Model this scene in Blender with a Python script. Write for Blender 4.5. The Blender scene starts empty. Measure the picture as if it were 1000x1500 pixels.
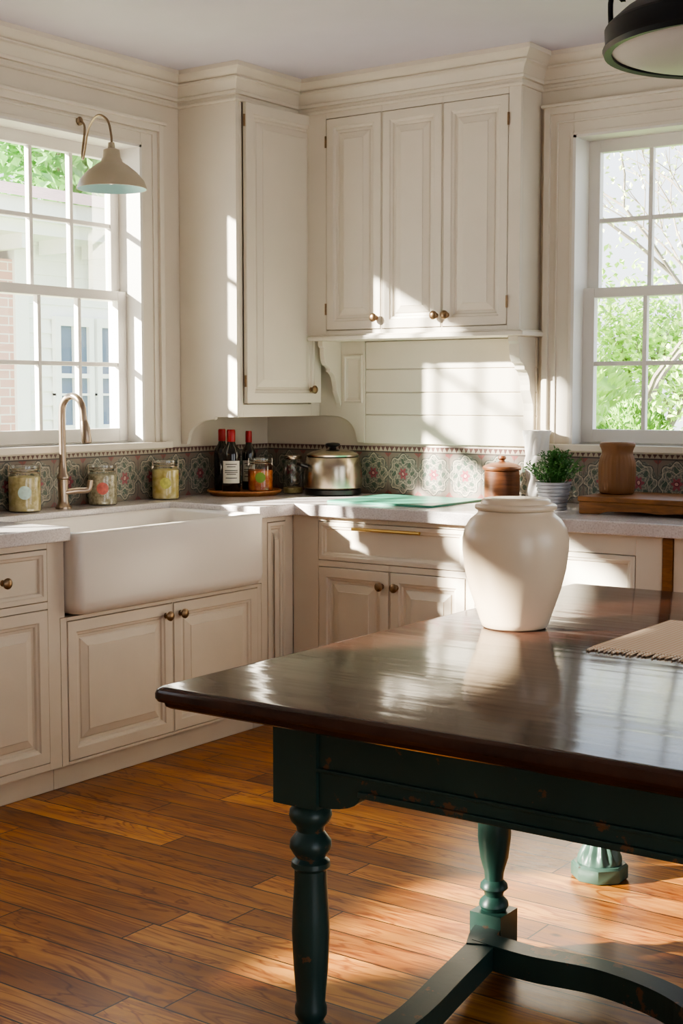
import bpy, bmesh, math, random
from mathutils import Vector, Matrix
random.seed(4)
S=bpy.context.scene
COL=bpy.context.collection

# ---------------------------------------------------------------- colours / nodes
def rgb(r,g,b):
    f=lambda c:(c/255/12.92) if c/255<=.04045 else ((c/255+.055)/1.055)**2.4
    return (f(r),f(g),f(b),1)
class G:
    def __init__(s,name):
        s.m=bpy.data.materials.new(name); s.m.use_nodes=True; s.nt=s.m.node_tree
        s.b=s.nt.nodes['Principled BSDF']; s.out=s.nt.nodes['Material Output']
    def n(s,t,**k):
        x=s.nt.nodes.new(t)
        for a,v in k.items(): setattr(x,a,v)
        return x
    def put(s,sock,v):
        if isinstance(v,bpy.types.NodeSocket): s.nt.links.new(v,sock)
        else: sock.default_value=v
    def M(s,op,*a):
        x=s.n('ShaderNodeMath',operation=op)
        for i,v in enumerate(a): s.put(x.inputs[i],v)
        return x.outputs[0]
    def coord(s,kind='Object'):
        return s.n('ShaderNodeTexCoord').outputs[kind]
    def mapping(s,v,scale=(1,1,1),loc=(0,0,0),rot=(0,0,0)):
        x=s.n('ShaderNodeMapping'); s.put(x.inputs[0],v)
        x.inputs['Scale'].default_value=scale; x.inputs['Location'].default_value=loc; x.inputs['Rotation'].default_value=rot
        return x.outputs[0]
    def noise(s,v,scale=5,detail=4,rough=.5,dist=0):
        x=s.n('ShaderNodeTexNoise'); s.put(x.inputs['Vector'],v)
        x.inputs['Scale'].default_value=scale; x.inputs['Detail'].default_value=detail
        x.inputs['Roughness'].default_value=rough; x.inputs['Distortion'].default_value=dist
        return x.outputs[0]
    def ramp(s,f,stops):
        x=s.n('ShaderNodeValToRGB'); s.put(x.inputs[0],f); e=x.color_ramp.elements
        while len(e)<len(stops): e.new(.5)
        for i,(p,c) in enumerate(stops): e[i].position=p; e[i].color=c
        return x.outputs[0]
    def mix(s,f,a,b,mode='MIX'):
        x=s.n('ShaderNodeMix',data_type='RGBA',blend_type=mode)
        s.put(x.inputs[0],f); s.put(x.inputs[6],a); s.put(x.inputs[7],b)
        return x.outputs[2]
    def comb(s,x,y,z):
        c=s.n('ShaderNodeCombineXYZ'); s.put(c.inputs[0],x); s.put(c.inputs[1],y); s.put(c.inputs[2],z); return c.outputs[0]
    def bump(s,h,strength=.2,dist=.01):
        x=s.n('ShaderNodeBump'); x.inputs['Strength'].default_value=strength; x.inputs['Distance'].default_value=dist
        s.put(x.inputs['Height'],h); s.put(s.b.inputs['Normal'],x.outputs[0])
    def set(s,**k):
        for a,v in k.items(): s.put(s.b.inputs[a.replace('_',' ')],v)
def simple(name,c,rough=.5,metal=0,var=.06,scale=6,bump=.0,bscale=40,**k):
    g=G(name); co=g.coord(); nz=g.noise(co,scale,3)
    dark=tuple(x*(1-var) for x in c[:3])+(1,); lite=tuple(min(1,x*(1+var)) for x in c[:3])+(1,)
    g.set(Base_Color=g.ramp(nz,[(.3,dark),(.7,lite)]),Roughness=rough,Metallic=metal)
    if bump: g.bump(g.noise(co,bscale,3),bump,.004)
    for a,v in k.items(): g.put(g.b.inputs[a.replace('_',' ')],v)
    return g.m

CREAM=simple('cream_paint',rgb(221,212,196),.42,var=.02,bump=.05)
CREAM_B=simple('warm_cream_paint',rgb(216,203,184),.42,var=.03,bump=.05)
WALLM=simple('wall_paint',rgb(218,208,191),.6,var=.02,bump=.05)
WHITE=simple('white_trim_paint',rgb(226,221,213),.4,var=.02)
CEILM=simple('ceiling_paint',rgb(208,202,212),.8,var=.02)
PORC=simple('white_fireclay',rgb(222,213,202),.30,var=.01)
BRONZE=simple('antique_bronze',rgb(142,118,92),.35,1,var=.2,scale=60)
BRASS=simple('aged_brass',rgb(196,160,100),.3,1,var=.1)
NICKEL=simple('brushed_nickel',rgb(176,158,140),.3,1,var=.06)
ARMM=simple('aged_nickel',rgb(140,122,100),.4,.8,var=.1)
STEEL=simple('stainless_steel',rgb(190,178,160),.25,1,var=.05)
BLACK=simple('black_metal',rgb(32,34,36),.4,.5,var=.1)
DARKPL=simple('black_plastic',rgb(25,22,22),.3,var=.1)

def glass(name,tint=(1,1,1,1),gl=.08,rough=.02):
    g=G(name); nt=g.nt; t=g.n('ShaderNodeBsdfTransparent'); t.inputs[0].default_value=tint
    s=g.n('ShaderNodeBsdfGlossy'); s.inputs['Roughness'].default_value=rough
    m=g.n('ShaderNodeMixShader'); lw=g.n('ShaderNodeLayerWeight'); lw.inputs[0].default_value=.3
    f=g.M('MULTIPLY_ADD',lw.outputs['Fresnel'],.4,gl)
    nt.links.new(f,m.inputs[0]); nt.links.new(t.outputs[0],m.inputs[1]); nt.links.new(s.outputs[0],m.inputs[2])
    nt.links.new(m.outputs[0],g.out.inputs[0]); return g.m
PANE=glass('window_glass',(.98,.99,.99,1),.01)
JARG=glass('jar_glass',(.97,.98,.97,1),.06)

g=G('speckled_stone'); co=g.coord()
a=g.ramp(g.noise(co,160,3,.7),[(.30,rgb(184,176,174)),(.48,rgb(218,211,208)),(.7,rgb(230,225,222))])
b=g.ramp(g.noise(co,4,4,.6),[(.35,rgb(238,234,234)),(.6,(1,1,1,1))])
g.set(Base_Color=g.mix(1.0,a,b,'MULTIPLY'),Roughness=.18); STONE=g.m

# floor planks (run along x)
g=G('pine_floor_planks'); co=g.coord()
sep=g.n('ShaderNodeSeparateXYZ'); g.put(sep.inputs[0],co)
PW=.118
yr=g.M('DIVIDE',g.M('ADD',sep.outputs[1],20.0),PW); row=g.M('FLOOR',yr)
wn=g.n('ShaderNodeTexWhiteNoise',noise_dimensions='1D'); g.put(wn.inputs['W'],row)
xr=g.M('ADD',g.M('DIVIDE',g.M('ADD',sep.outputs[0],20.0),1.25),g.M('MULTIPLY',wn.outputs[0],7.3)); colid=g.M('FLOOR',xr)
wn2=g.n('ShaderNodeTexWhiteNoise',noise_dimensions='2D'); g.put(wn2.inputs['Vector'],g.comb(row,colid,0.0)); pid=wn2.outputs[0]
tone=g.ramp(pid,[(0,rgb(146,90,36)),(.25,rgb(196,130,56)),(.5,rgb(224,156,76)),(.75,rgb(170,108,46)),(1,rgb(234,168,86))])
fy_=g.M('FRACT',yr); fx_=g.M('FRACT',xr)
gap=g.M('MAXIMUM',g.M('GREATER_THAN',g.M('ABSOLUTE',g.M('SUBTRACT',fy_,.5)),.480),g.M('GREATER_THAN',g.M('ABSOLUTE',g.M('SUBTRACT',fx_,.5)),.4983))
v=g.comb(g.M('ADD',sep.outputs[0],g.M('MULTIPLY',pid,37.0)),sep.outputs[1],g.M('MULTIPLY',pid,11.0))
gr=g.noise(g.mapping(v,(1.0,9,1)),2.6,5,.55,1.2)
gr2=g.noise(g.mapping(v,(.6,4.0,1)),1.5,3,.5,2.5)
rings=g.M('ABSOLUTE',g.M('SUBTRACT',g.M('FRACT',g.M('MULTIPLY',gr2,8.0)),.5))
c=g.mix(1.0,tone,g.ramp(gr,[(.34,rgb(200,172,148)),(.58,(1,1,1,1))]),'MULTIPLY')
c=g.mix(1.0,c,g.ramp(rings,[(.0,rgb(196,164,134)),(.18,(1,1,1,1))]),'MULTIPLY')
big=g.noise(co,1.1,3,.6); c=g.mix(1.0,c,g.ramp(big,[(.35,rgb(212,200,190)),(.6,(1,1,1,1))]),'MULTIPLY')
kn=g.n('ShaderNodeTexVoronoi'); g.put(kn.inputs[0],g.mapping(co,(1.8,3.0,1))); kn.inputs['Scale'].default_value=1.5
c=g.mix(g.ramp(kn.outputs[0],[(.035,(1,1,1,1)),(.065,(0,0,0,1))]),c,rgb(60,30,14))
c=g.mix(gap,c,rgb(34,18,10))
g.set(Base_Color=c,Roughness=g.M('MULTIPLY_ADD',gr,.25,.24),Coat_Weight=.05,Coat_Roughness=.2)
g.bump(g.M('SUBTRACT',g.M('MULTIPLY',gr,.15),gap),.3,.004); FLOORM=g.m

g=G('dark_walnut_planks'); co=g.coord()
sep=g.n('ShaderNodeSeparateXYZ'); g.put(sep.inputs[0],co)
fr=g.M('FRACT',g.M('DIVIDE',g.M('ADD',sep.outputs[1],20.0),.19)); seam=g.M('LESS_THAN',fr,.022)
gr=g.noise(g.mapping(co,(1.5,20,1)),2.5,5,.6,.8)
c=g.ramp(gr,[(.3,rgb(42,24,18)),(.6,rgb(70,42,31)),(.8,rgb(86,56,41))])
spots=g.ramp(g.noise(g.mapping(co,(1,2.2,1)),9,2,.5),[(.70,(0,0,0,1)),(.73,(1,1,1,1))])
c=g.mix(seam,g.mix(g.M('MULTIPLY',spots,.6),c,rgb(28,14,10)),rgb(12,7,5))
g.set(Base_Color=c,Roughness=g.M('MULTIPLY_ADD',gr,.10,.06),Specular_IOR_Level=.38)
wob=g.noise(g.mapping(co,(.9,8,1)),1.8,2,.5)
g.bump(g.M('SUBTRACT',g.M('MULTIPLY_ADD',gr,.12,g.M('MULTIPLY',wob,1.4)),seam),.18,.005); TOPM=g.m

def worn(name,base,wear,th=.63):
    g=G(name); co=g.coord(); n1=g.noise(co,13,6,.68); n2=g.noise(co,3,3)
    c=g.ramp(n2,[(.3,tuple(x*.75 for x in base[:3])+(1,)),(.7,tuple(x*1.2 for x in base[:3])+(1,))])
    m=g.ramp(n1,[(th,(0,0,0,1)),(th+.02,(1,1,1,1))])
    g.set(Base_Color=g.mix(m,c,wear),Roughness=.36); g.bump(n1,.12,.004); return g.m
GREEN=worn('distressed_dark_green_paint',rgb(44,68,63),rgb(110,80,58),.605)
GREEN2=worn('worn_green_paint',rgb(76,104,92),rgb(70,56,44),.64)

def wood(name,c1,c2,sc=(2,2,18),rough=.45):
    g=G(name); co=g.coord(); n=g.noise(g.mapping(co,sc),4,5,.6,.6)
    g.set(Base_Color=g.ramp(n,[(.3,c1),(.7,c2)]),Roughness=rough); g.bump(n,.1,.003); return g.m
WOODR=wood('reddish_turned_wood',rgb(86,48,26),rgb(124,76,44))
WOODB=wood('oiled_board_wood',rgb(104,64,26),rgb(150,98,46),(3,18,18))
WOODT=wood('light_tray_wood',rgb(146,92,50),rgb(188,128,78),(3,14,3))

def tile(name,axis):
    g=G(name); co=g.coord(); sp=g.n('ShaderNodeSeparateXYZ'); g.put(sp.inputs[0],co)
    nz=g.M('MULTIPLY',g.M('SUBTRACT',g.noise(co,45,2),.5),.012)
    A=g.M('ADD',g.M('ADD',sp.outputs[axis],10.02),nz); Z=sp.outputs[2]
    p=g.M('SUBTRACT',g.M('FRACT',g.M('DIVIDE',A,.160)),.5); q=g.M('SUBTRACT',g.M('DIVIDE',g.M('SUBTRACT',g.M('ADD',Z,nz),.925),.180),.5)
    r=g.M('SQRT',g.M('ADD',g.M('MULTIPLY',p,p),g.M('MULTIPLY',q,q))); th=g.M('ARCTAN2',q,p)
    def band(x,c,w): return g.M('LESS_THAN',g.M('ABSOLUTE',g.M('SUBTRACT',x,c)),w)
    c=g.ramp(g.noise(co,110,3),[(.38,rgb(98,100,94)),(.62,rgb(144,140,128))])
    LIN=rgb(176,166,148)
    r2=g.M('SUBTRACT',r,g.M('MULTIPLY',g.M('COSINE',g.M('MULTIPLY',th,8.0)),.045))
    c=g.mix(g.M('GREATER_THAN',r,.50),c,rgb(130,118,108))
    c=g.mix(band(r2,.44,.015),c,LIN); c=g.mix(band(r2,.472,.010),c,rgb(78,80,76))
    lf=g.M('GREATER_THAN',g.M('COSINE',g.M('MULTIPLY',th,8.0)),.1)
    c=g.mix(g.M('MULTIPLY',lf,band(r,.30,.07)),c,rgb(82,96,84))
    r3=g.M('SUBTRACT',r,g.M('MULTIPLY',g.M('COSINE',g.M('MULTIPLY_ADD',th,4.0,3.14)),.07))
    c=g.mix(band(r3,.30,.010),c,LIN)
    r5=g.M('SUBTRACT',r,g.M('MULTIPLY',g.M('SINE',g.M('MULTIPLY',th,8.0)),.05)); c=g.mix(band(r5,.36,.008),c,LIN)
    r4=g.M('SUBTRACT',r,g.M('MULTIPLY',g.M('COSINE',g.M('MULTIPLY',th,12.0)),.02)); c=g.mix(band(r4,.20,.009),c,LIN)
    fl=g.M('LESS_THAN',g.M('SUBTRACT',r,g.M('MULTIPLY',g.M('COSINE',g.M('MULTIPLY',th,6.0)),.03)),.125)
    c=g.mix(fl,c,rgb(150,80,88)); c=g.mix(g.M('LESS_THAN',r,.05),c,rgb(190,146,138)); c=g.mix(band(r,.055,.010),c,rgb(96,50,56))
    c=g.mix(g.M('GREATER_THAN',g.M('ADD',g.M('ABSOLUTE',p),g.M('ABSOLUTE',q)),.90),c,rgb(140,86,82))
    c=g.mix(g.M('GREATER_THAN',g.M('ABSOLUTE',p),.492),c,rgb(92,88,84))
    s=g.M('FRACT',g.M('DIVIDE',A,.024)); tri=g.M('MULTIPLY',g.M('ABSOLUTE',g.M('SUBTRACT',s,.5)),2.0)
    hh=g.M('DIVIDE',g.M('SUBTRACT',Z,1.114),.022)
    zig=g.mix(g.M('GREATER_THAN',hh,tri),rgb(180,168,150),rgb(104,74,70))
    c=g.mix(g.M('GREATER_THAN',Z,1.108),c,rgb(84,76,72)); c=g.mix(g.M('GREATER_THAN',Z,1.114),c,zig)
    c=g.mix(g.M('GREATER_THAN',Z,1.136),c,rgb(120,98,88))
    g.set(Base_Color=c,Roughness=.28); g.bump(g.M('LESS_THAN',g.M('ABSOLUTE',p),.488),.3,.002); return g.m
TILE_L=tile('floral_tile_along_wall',1); TILE_B=tile('floral_tile_across_wall',0)

# ---------------------------------------------------------------- mesh helpers
def thing(name,label,cat,loc=(0,0,0),group=None,kind=None):
    o=bpy.data.objects.new(name,None); o.location=loc; o.empty_display_size=.05; COL.objects.link(o)
    if label: o['label']=label
    if cat: o['category']=cat
    if group: o['group']=group
    if kind: o['kind']=kind
    return o
def mk(name,bm,mat,parent=None,smooth=False,bevel=0,label=None,cat=None,group=None,kind=None,norm=True,angle=35):
    if norm: bmesh.ops.recalc_face_normals(bm,faces=bm.faces[:])
    me=bpy.data.meshes.new(name); bm.to_mesh(me); bm.free(); me.materials.append(mat)
    o=bpy.data.objects.new(name,me); COL.objects.link(o)
    if smooth:
        me.polygons.foreach_set('use_smooth',[True]*len(me.polygons))
        try: me.set_sharp_from_angle(angle=math.radians(angle))
        except Exception: pass
    if bevel:
        md=o.modifiers.new('bevel','BEVEL'); md.width=bevel; md.segments=2; md.limit_method='ANGLE'; md.angle_limit=math.radians(40)
    if parent:
        o.parent=parent
        if parent.type=='EMPTY': o.matrix_parent_inverse=Matrix.Translation(-Vector(parent.location))
    if label: o['label']=label
    if cat: o['category']=cat
    if group: o['group']=group
    if kind: o['kind']=kind
    return o
def box(bm,x0,x1,y0,y1,z0,z1):
    v=[bm.verts.new((x,y,z)) for x in (x0,x1) for y in (y0,y1) for z in (z0,z1)]
    for f in ((0,1,3,2),(4,6,7,5),(0,4,5,1),(2,3,7,6),(0,2,6,4),(1,5,7,3)): bm.faces.new([v[i] for i in f])
def mbox(bm,M,a0,a1,b0,b1,o0,o1):
    v=[bm.verts.new(M(a,b,o)) for a in (a0,a1) for b in (b0,b1) for o in (o0,o1)]
    for f in ((0,1,3,2),(4,6,7,5),(0,4,5,1),(2,3,7,6),(0,2,6,4),(1,5,7,3)): bm.faces.new([v[i] for i in f])
def grid(bm,M,a0,a1,b0,b1,o0,o1,holes):
    A=sorted(set([a0,a1]+[h[0] for h in holes]+[h[1] for h in holes])); B=sorted(set([b0,b1]+[h[2] for h in holes]+[h[3] for h in holes]))
    A=[a for a in A if a0<=a<=a1]; B=[b for b in B if b0<=b<=b1]
    for i in range(len(A)-1):
        j=0
        while j<len(B)-1:
            f=lambda j:not any(h[0]<(A[i]+A[i+1])/2<h[1] and h[2]<(B[j]+B[j+1])/2<h[3] for h in holes)
            if f(j):
                k=j
                while k+1<len(B)-1 and f(k+1): k+=1
                mbox(bm,M,A[i],A[i+1],B[j],B[k+1],o0,o1); j=k+1
            else: j+=1
def loops(bm,LL,cap0=True,cap1=True,closed=True):
    V=[[bm.verts.new(p) for p in L] for L in LL]; n=len(V[0])
    for A,B in zip(V,V[1:]):
        for i in range(n if closed else n-1):
            j=(i+1)%n; bm.faces.new((A[i],A[j],B[j],B[i]))
    if cap0: bm.faces.new(V[0])
    if cap1: bm.faces.new(V[-1])
def lathe(bm,prof,c=(0,0,0),n=32,mat=None):
    c=Vector(c); mt=mat or Matrix.Identity(3); rings=[]
    for r,z in prof:
        if r<1e-5: rings.append([bm.verts.new(c+mt@Vector((0,0,z)))])
        else: rings.append([bm.verts.new(c+mt@Vector((r*math.cos(2*math.pi*i/n),r*math.sin(2*math.pi*i/n),z))) for i in range(n)])
    for A,B in zip(rings,rings[1:]):
        for i in range(n):
            j=(i+1)%n
            if len(A)==1 and len(B)==1: continue
            if len(A)==1: bm.faces.new((A[0],B[i],B[j]))
            elif len(B)==1: bm.faces.new((A[i],A[j],B[0]))
            else: bm.faces.new((A[i],A[j],B[j],B[i]))
def smoothpath(P,k=6):
    P=[Vector(p) for p in P]; out=[]
    for i in range(len(P)-1):
        p0=P[max(i-1,0)];p1=P[i];p2=P[i+1];p3=P[min(i+2,len(P)-1)]
        for j in range(k):
            t=j/k; out.append(.5*((2*p1)+(p2-p0)*t+(2*p0-5*p1+4*p2-p3)*t*t+(3*p1-p0-3*p2+p3)*t**3))
    out.append(P[-1]); return out
def tube(bm,P,r,n=10,rs=None):
    P=[Vector(p) for p in P]; L=[]; N=None
    for i,p in enumerate(P):
        t=(P[min(i+1,len(P)-1)]-P[max(i-1,0)]).normalized()
        if N is None: N=t.orthogonal().normalized()
        else: N=(N-t*N.dot(t)).normalized()
        B=t.cross(N); rr=rs[i] if rs else r
        L.append([p+(N*math.cos(2*math.pi*k/n)+B*math.sin(2*math.pi*k/n))*rr for k in range(n)])
    loops(bm,L)
def ribbon(bm,P,w,h):
    P=[Vector(p) for p in P]; L=[]
    for i,p in enumerate(P):
        t=(P[min(i+1,len(P)-1)]-P[max(i-1,0)]).normalized(); s=t.cross(Vector((0,0,1))).normalized()*w/2; u=Vector((0,0,h/2))
        L.append([p-s-u,p+s-u,p+s+u,p-s+u])
    loops(bm,L)
def prism(bm,pts,f0,f1):
    loops(bm,[[f0(a,b) for a,b in pts],[f1(a,b) for a,b in pts]])
def rrect(x0,x1,y0,y1,r,k=6):
    P=[]
    for cx,cy,s in ((x1-r,y1-r,0),(x0+r,y1-r,1),(x0+r,y0+r,2),(x1-r,y0+r,3)):
        for i in range(k+1):
            a=(s+i/k)*math.pi/2; P.append((cx+r*math.cos(a),cy+r*math.sin(a)))
    return P
ML=lambda X:(lambda a,b,o:Vector((X+o,a,b)))     # face looks +x
MB=lambda Y:(lambda a,b,o:Vector((a,Y-o,b)))     # face looks -y
def panel_bm(M,a0,a1,b0,b1,o0,o1,fw=.055,raised=True):
    bm=bmesh.new(); R=lambda i,o:[M(a0+i,b0+i,o),M(a1-i,b0+i,o),M(a1-i,b1-i,o),M(a0+i,b1-i,o)]
    LL=[R(0,o0),R(0,o1-.002),R(.002,o1),R(fw-.016,o1),R(fw-.012,o1-.005),R(fw-.004,o1-.007),R(fw,o1-.014)]
    if raised: LL+=[R(fw+.010,o1-.015),R(fw+.014,o1-.011),R(fw+.040,o1-.003),R(fw+.042,o1-.0005)]
    loops(bm,LL); return bm
def knob(parent,pos,d,mat=BRONZE,s=1.0):
    d=Vector(d); q=Vector((0,0,1)).rotation_difference(d).to_matrix()
    bm=bmesh.new(); lathe(bm,[(0,0),(.011*s,0),(.010*s,.003),(.005*s,.006),(.005*s,.012),(.013*s,.016),(.018*s,.021),(.0185*s,.026),(.014*s,.031),(.006*s,.033),(0,.0335)],pos,20,q)
    return mk('knob',bm,mat,parent,True)
def hinge(parent,pos):
    bm=bmesh.new(); lathe(bm,[(0,0),(.0045,0),(.0045,.05),(0,.05)],pos,10); mk('hinge',bm,BRONZE,parent,True)

# ---------------------------------------------------------------- room
HZ=2.743
W1=(-1.87,-.87,1.165,2.41); SUN_W3=(-3.05,-2.08,1.165,2.0); SUN_W4=(-5.25,-4.20,1.165,2.41); WB=(1.60,2.60,1.165,2.41)
bm=bmesh.new(); grid(bm,ML(0),-7.0,.18,-.1,HZ+.1,-.18,0,[W1,SUN_W3,SUN_W4]); mk('wall_left',bm,WALLM,kind='structure')
bm=bmesh.new(); grid(bm,MB(0),0,5.6,-.1,HZ+.1,-.18,0,[WB]); mk('wall_back',bm,WALLM,kind='structure')
bm=bmesh.new(); box(bm,0,5.6,-7,0,-.1,0); mk('floor',bm,FLOORM,kind='structure')
bm=bmesh.new(); box(bm,0,5.6,-7,0,HZ,HZ+.1); mk('ceiling',bm,CEILM,kind='structure')
bm=bmesh.new(); box(bm,0,5.6,-7.15,-7.001,-.1,HZ+.1); mk('wall_rear',bm,WALLM,kind='structure')  # unseen wall, added to cut the sky fill from behind the camera
bm=bmesh.new(); grid(bm,ML(5.75),-7.15,.18,-.1,HZ+.1,-.149,0,[(-5.6,-3.7,.0,2.5),(-2.7,-.9,.85,2.5)]); mk('wall_right',bm,WALLM,kind='structure')  # unseen wall, added to cut sky fill; openings leave some side light

def sweep_trim(name,path,prof):
    bm=bmesh.new(); n=len(path); L=[]
    for i,(x,y) in enumerate(path):
        def nr(a,b):
            d=Vector((b[0]-a[0],b[1]-a[1])).normalized(); return Vector((d.y,-d.x))
        if i==0: m=nr(path[0],path[1])
        elif i==n-1: m=nr(path[-2],path[-1])
        else:
            n1=nr(path[i-1],path[i]); n2=nr(path[i],path[i+1]); m=n1+n2; m=m/ m.dot(n1)
        L.append([Vector((x+m.x*o,y+m.y*o,HZ+z)) for o,z in prof])
    loops(bm,L); return mk(name,bm,CREAM,kind='structure',smooth=True,angle=22)
XF,YS,YH,XH=.325,-.615,-.18,1.4455
crown=[(0,0),(0,-.142),(.008,-.142),(.013,-.137),(.013,-.131),(.005,-.127),(.005,-.116),(.018,-.114),(.020,-.108),(.020,-.102),(.014,-.099),(.020,-.088),(.028,-.074),(.039,-.062),(.050,-.057),(.050,-.050),(.043,-.048),(.054,-.040),(.062,-.030),(.070,-.022),(.078,-.018),(.078,0)]
sweep_trim('trim_1',[(0.0,-7),(0.0,YS-.001),(XF,YS-.001),(XF,YH),(XH,YH),(XH,0),(5.6,0)],crown)

def window(idx,M,W,cols=4,casing=True,head=2.53,cw=.125,stool_ext=.15):
    a0,a1,b0,b1=W; w=thing('window_%d'%idx,None,None,M(a0,b0,0),kind='structure')
    mid=(b0+b1)/2-.005
    def sash(nm,z0,z1,o0,o1,rb,rt):
        bm=bmesh.new(); A0,A1=a0+.012,a1-.012; st=.05
        mbox(bm,M,A0,A0+st,z0,z1,o0,o1); mbox(bm,M,A1-st,A1,z0,z1,o0,o1)
        mbox(bm,M,A0+st,A1-st,z0,z0+rb,o0,o1); mbox(bm,M,A0+st,A1-st,z1-rt,z1,o0,o1)
        p=(A1-A0-2*st)/cols
        for i in range(1,cols): mbox(bm,M,A0+st+p*i-.009,A0+st+p*i+.009,z0+rb,z1-rt,o0+.006,o1-.004)
        zm=(z0+rb+z1-rt)/2; mbox(bm,M,A0+st,A1-st,zm-.009,zm+.009,o0+.007,o1-.005)
        mk(nm,bm,WHITE,w,bevel=.002)
        bm=bmesh.new(); oc=(o0+o1)/2; bm.faces.new([bm.verts.new(M(a,b,oc)) for a,b in ((A0+st,z0+rb),(A1-st,z0+rb),(A1-st,z1-rt),(A0+st,z1-rt))])
        mk('window_pane',bm,PANE,w)
    sash('upper_sash',mid-.02,b1-.008,-.135,-.10,.04,.05)
    sash('lower_sash',b0+.005,mid+.02,-.098,-.063,.055,.04)
    bm=bmesh.new()
    for A,B in ((a0-.001,a0+.0125),(a1-.0125,a1+.001)): mbox(bm,M,A,B,b0,b1+.001,-.17,.0245)
    mbox(bm,M,a0,a1,b1-.009,b1+.001,-.17,.0245); mbox(bm,M,a0,a1,b0-.03,b0+.004,-.2,-.045)
    mk('window_frame',bm,WHITE,w)
    if casing:
        bm=bmesh.new()
        grid(bm,M,a0-cw,a1+cw,b0-.0,head-.03,0,.018,[(a0-.0,a1+.0,b0-1,b1)])
        grid(bm,M,a0-cw-.004,a1+cw+.004,b0,head-.01,.0,.032,[(a0-cw+.022,a1+cw-.022,b0-1,head-.04)])
        grid(bm,M,a0-cw*.62,a1+cw*.62,b0,b1+cw*.5,.0,.024,[(a0-cw*.55,a1+cw*.55,b0-1,b1+cw*.43)])
        grid(bm,M,a0-.014,a1+.014,b0,b1+.014,.0,.024,[(a0,a1,b0-1,b1)])
        mbox(bm,M,a0-cw-.012,a1+cw+.012,head-.012,head,0,.045)
        mk('window_casing',bm,CREAM,w,bevel=.002)
        bm=bmesh.new(); mbox(bm,M,a0-stool_ext,a1+stool_ext,b0-.028,b0,-.05,.055); mbox(bm,M,a0-stool_ext+.02,a1+stool_ext-.02,b0-.034,b0-.028,0,.03)
        mk('window_stool',bm,CREAM,w,bevel=.004)
window(1,ML(0),W1,4,head=2.52,stool_ext=.145)
window(2,MB(0),WB,4,head=2.54,stool_ext=.13)
window(3,ML(0),SUN_W3,3,head=2.12,cw=.06,stool_ext=.06)  # unseen window added to sun the back cabinets; low head spares the tiles
window(4,ML(0),SUN_W4,3,head=2.52,stool_ext=.13)  # unseen window added to throw sun across the floor under the table

# ---------------------------------------------------------------- wall cabinets
cab=thing('wall_cabinet','tall cream painted wall cabinet with one raised panel door ajar','cabinet',(0,YS,1.27))
bm=bmesh.new(); box(bm,0.002,XF-.02,YS+.02,-.002,1.27,2.70)
grid(bm,ML(XF),YS+.02,-.002,1.27,2.70,-.02,0,[(-.575,-.085,1.325,2.605)])
pts=[(0.002,2.70),(0.002,1.150),(.035,1.150),(.045,1.175)]+[(.045+.15*(1-math.cos(t)),1.175+.085*math.sin(t)) for t in [math.pi/2*i/8 for i in range(1,9)]]+[(.2,1.27),(XF,1.27),(XF,2.70)]
prism(bm,pts,lambda a,b:(a,YS,b),lambda a,b:(a,YS+.02,b))
mk('cabinet_body',bm,CREAM,cab,bevel=.0015)
ang=math.radians(5.5); hy=-.572
def MD(a,b,o):
    return Vector((XF+.004+math.sin(ang)*a+math.cos(ang)*o, hy+math.cos(ang)*a-math.sin(ang)*o, b))
d=mk('cabinet_door',panel_bm(MD,0,.475,1.33,2.60,0,.02,.06),CREAM,cab)
knob(d,MD(.405,1.390,.02),(math.cos(ang),-math.sin(ang),0))
for z in (1.40,2.50): hinge(d,MD(-.004,z,.012))

hood=thing('wall_cabinet','wide cream wall cabinet with three doors above a bracketed shelf','cabinet',(.9,YH,1.15))
xl=XF+.002
ops=[(.48,.773,1.65,2.575),(.777,1.078,1.65,2.575),(1.082,1.39,1.65,2.575)]
bm=bmesh.new(); box(bm,xl,XH,YH+.02,-.002,1.63,2.70); grid(bm,MB(YH+.02),xl,XH,1.63,2.70,0,.02,ops)
mk('cabinet_body',bm,CREAM,hood,bevel=.0015)
for i,(a0,a1,b0,b1) in enumerate(ops):
    d=mk('cabinet_door',panel_bm(MB(YH+.02),a0+.0025,a1-.0025,b0+.003,b1-.003,.002,.022,.052),CREAM,hood)
    kx=(a0+.025) if i==2 else (a1-.025)
    knob(d,(kx,YH-.002,1.70),(0,-1,0))
    if i!=1:
        for z in (1.72,2.45): hinge(d,((a0 if i==0 else a1),YH-.004,z))
bm=bmesh.new(); box(bm,.40,XH+.035,YH-.035,-.002,1.607,1.625); box(bm,.41,XH+.02,YH-.02,-.002,1.625,1.632)
mk('shelf',bm,CREAM,hood,bevel=.004)
bm=bmesh.new()
pts=[(xl,1.607),(xl,1.27),(.40,1.27)]+[(.40+.13*math.sin(t),1.27-.095*(1-math.cos(t))) for t in [math.pi/2*i/8 for i in range(1,9)]]+[(.54,1.150),(.578,1.150),(.578,1.607)]
prism(bm,pts,lambda a,b:(a,-.022,b),lambda a,b:(a,-.002,b)); mk('side_panel',bm,CREAM,hood,bevel=.002)
mk('side_panel',panel_bm(MB(-.022),.466,.568,1.33,1.545,-.004,.008,.024,False),CREAM,hood)
bm=bmesh.new(); zs=[1.148,1.277,1.377,1.480,1.606]
for z0,z1 in zip(zs,zs[1:]): box(bm,.58,XH-.002,-.016,-.002,z0+.002,z1-.002)
box(bm,.58,XH-.002,-.009,-.0015,1.148,1.606)
mk('shiplap',bm,CREAM,hood,bevel=.002)
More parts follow.
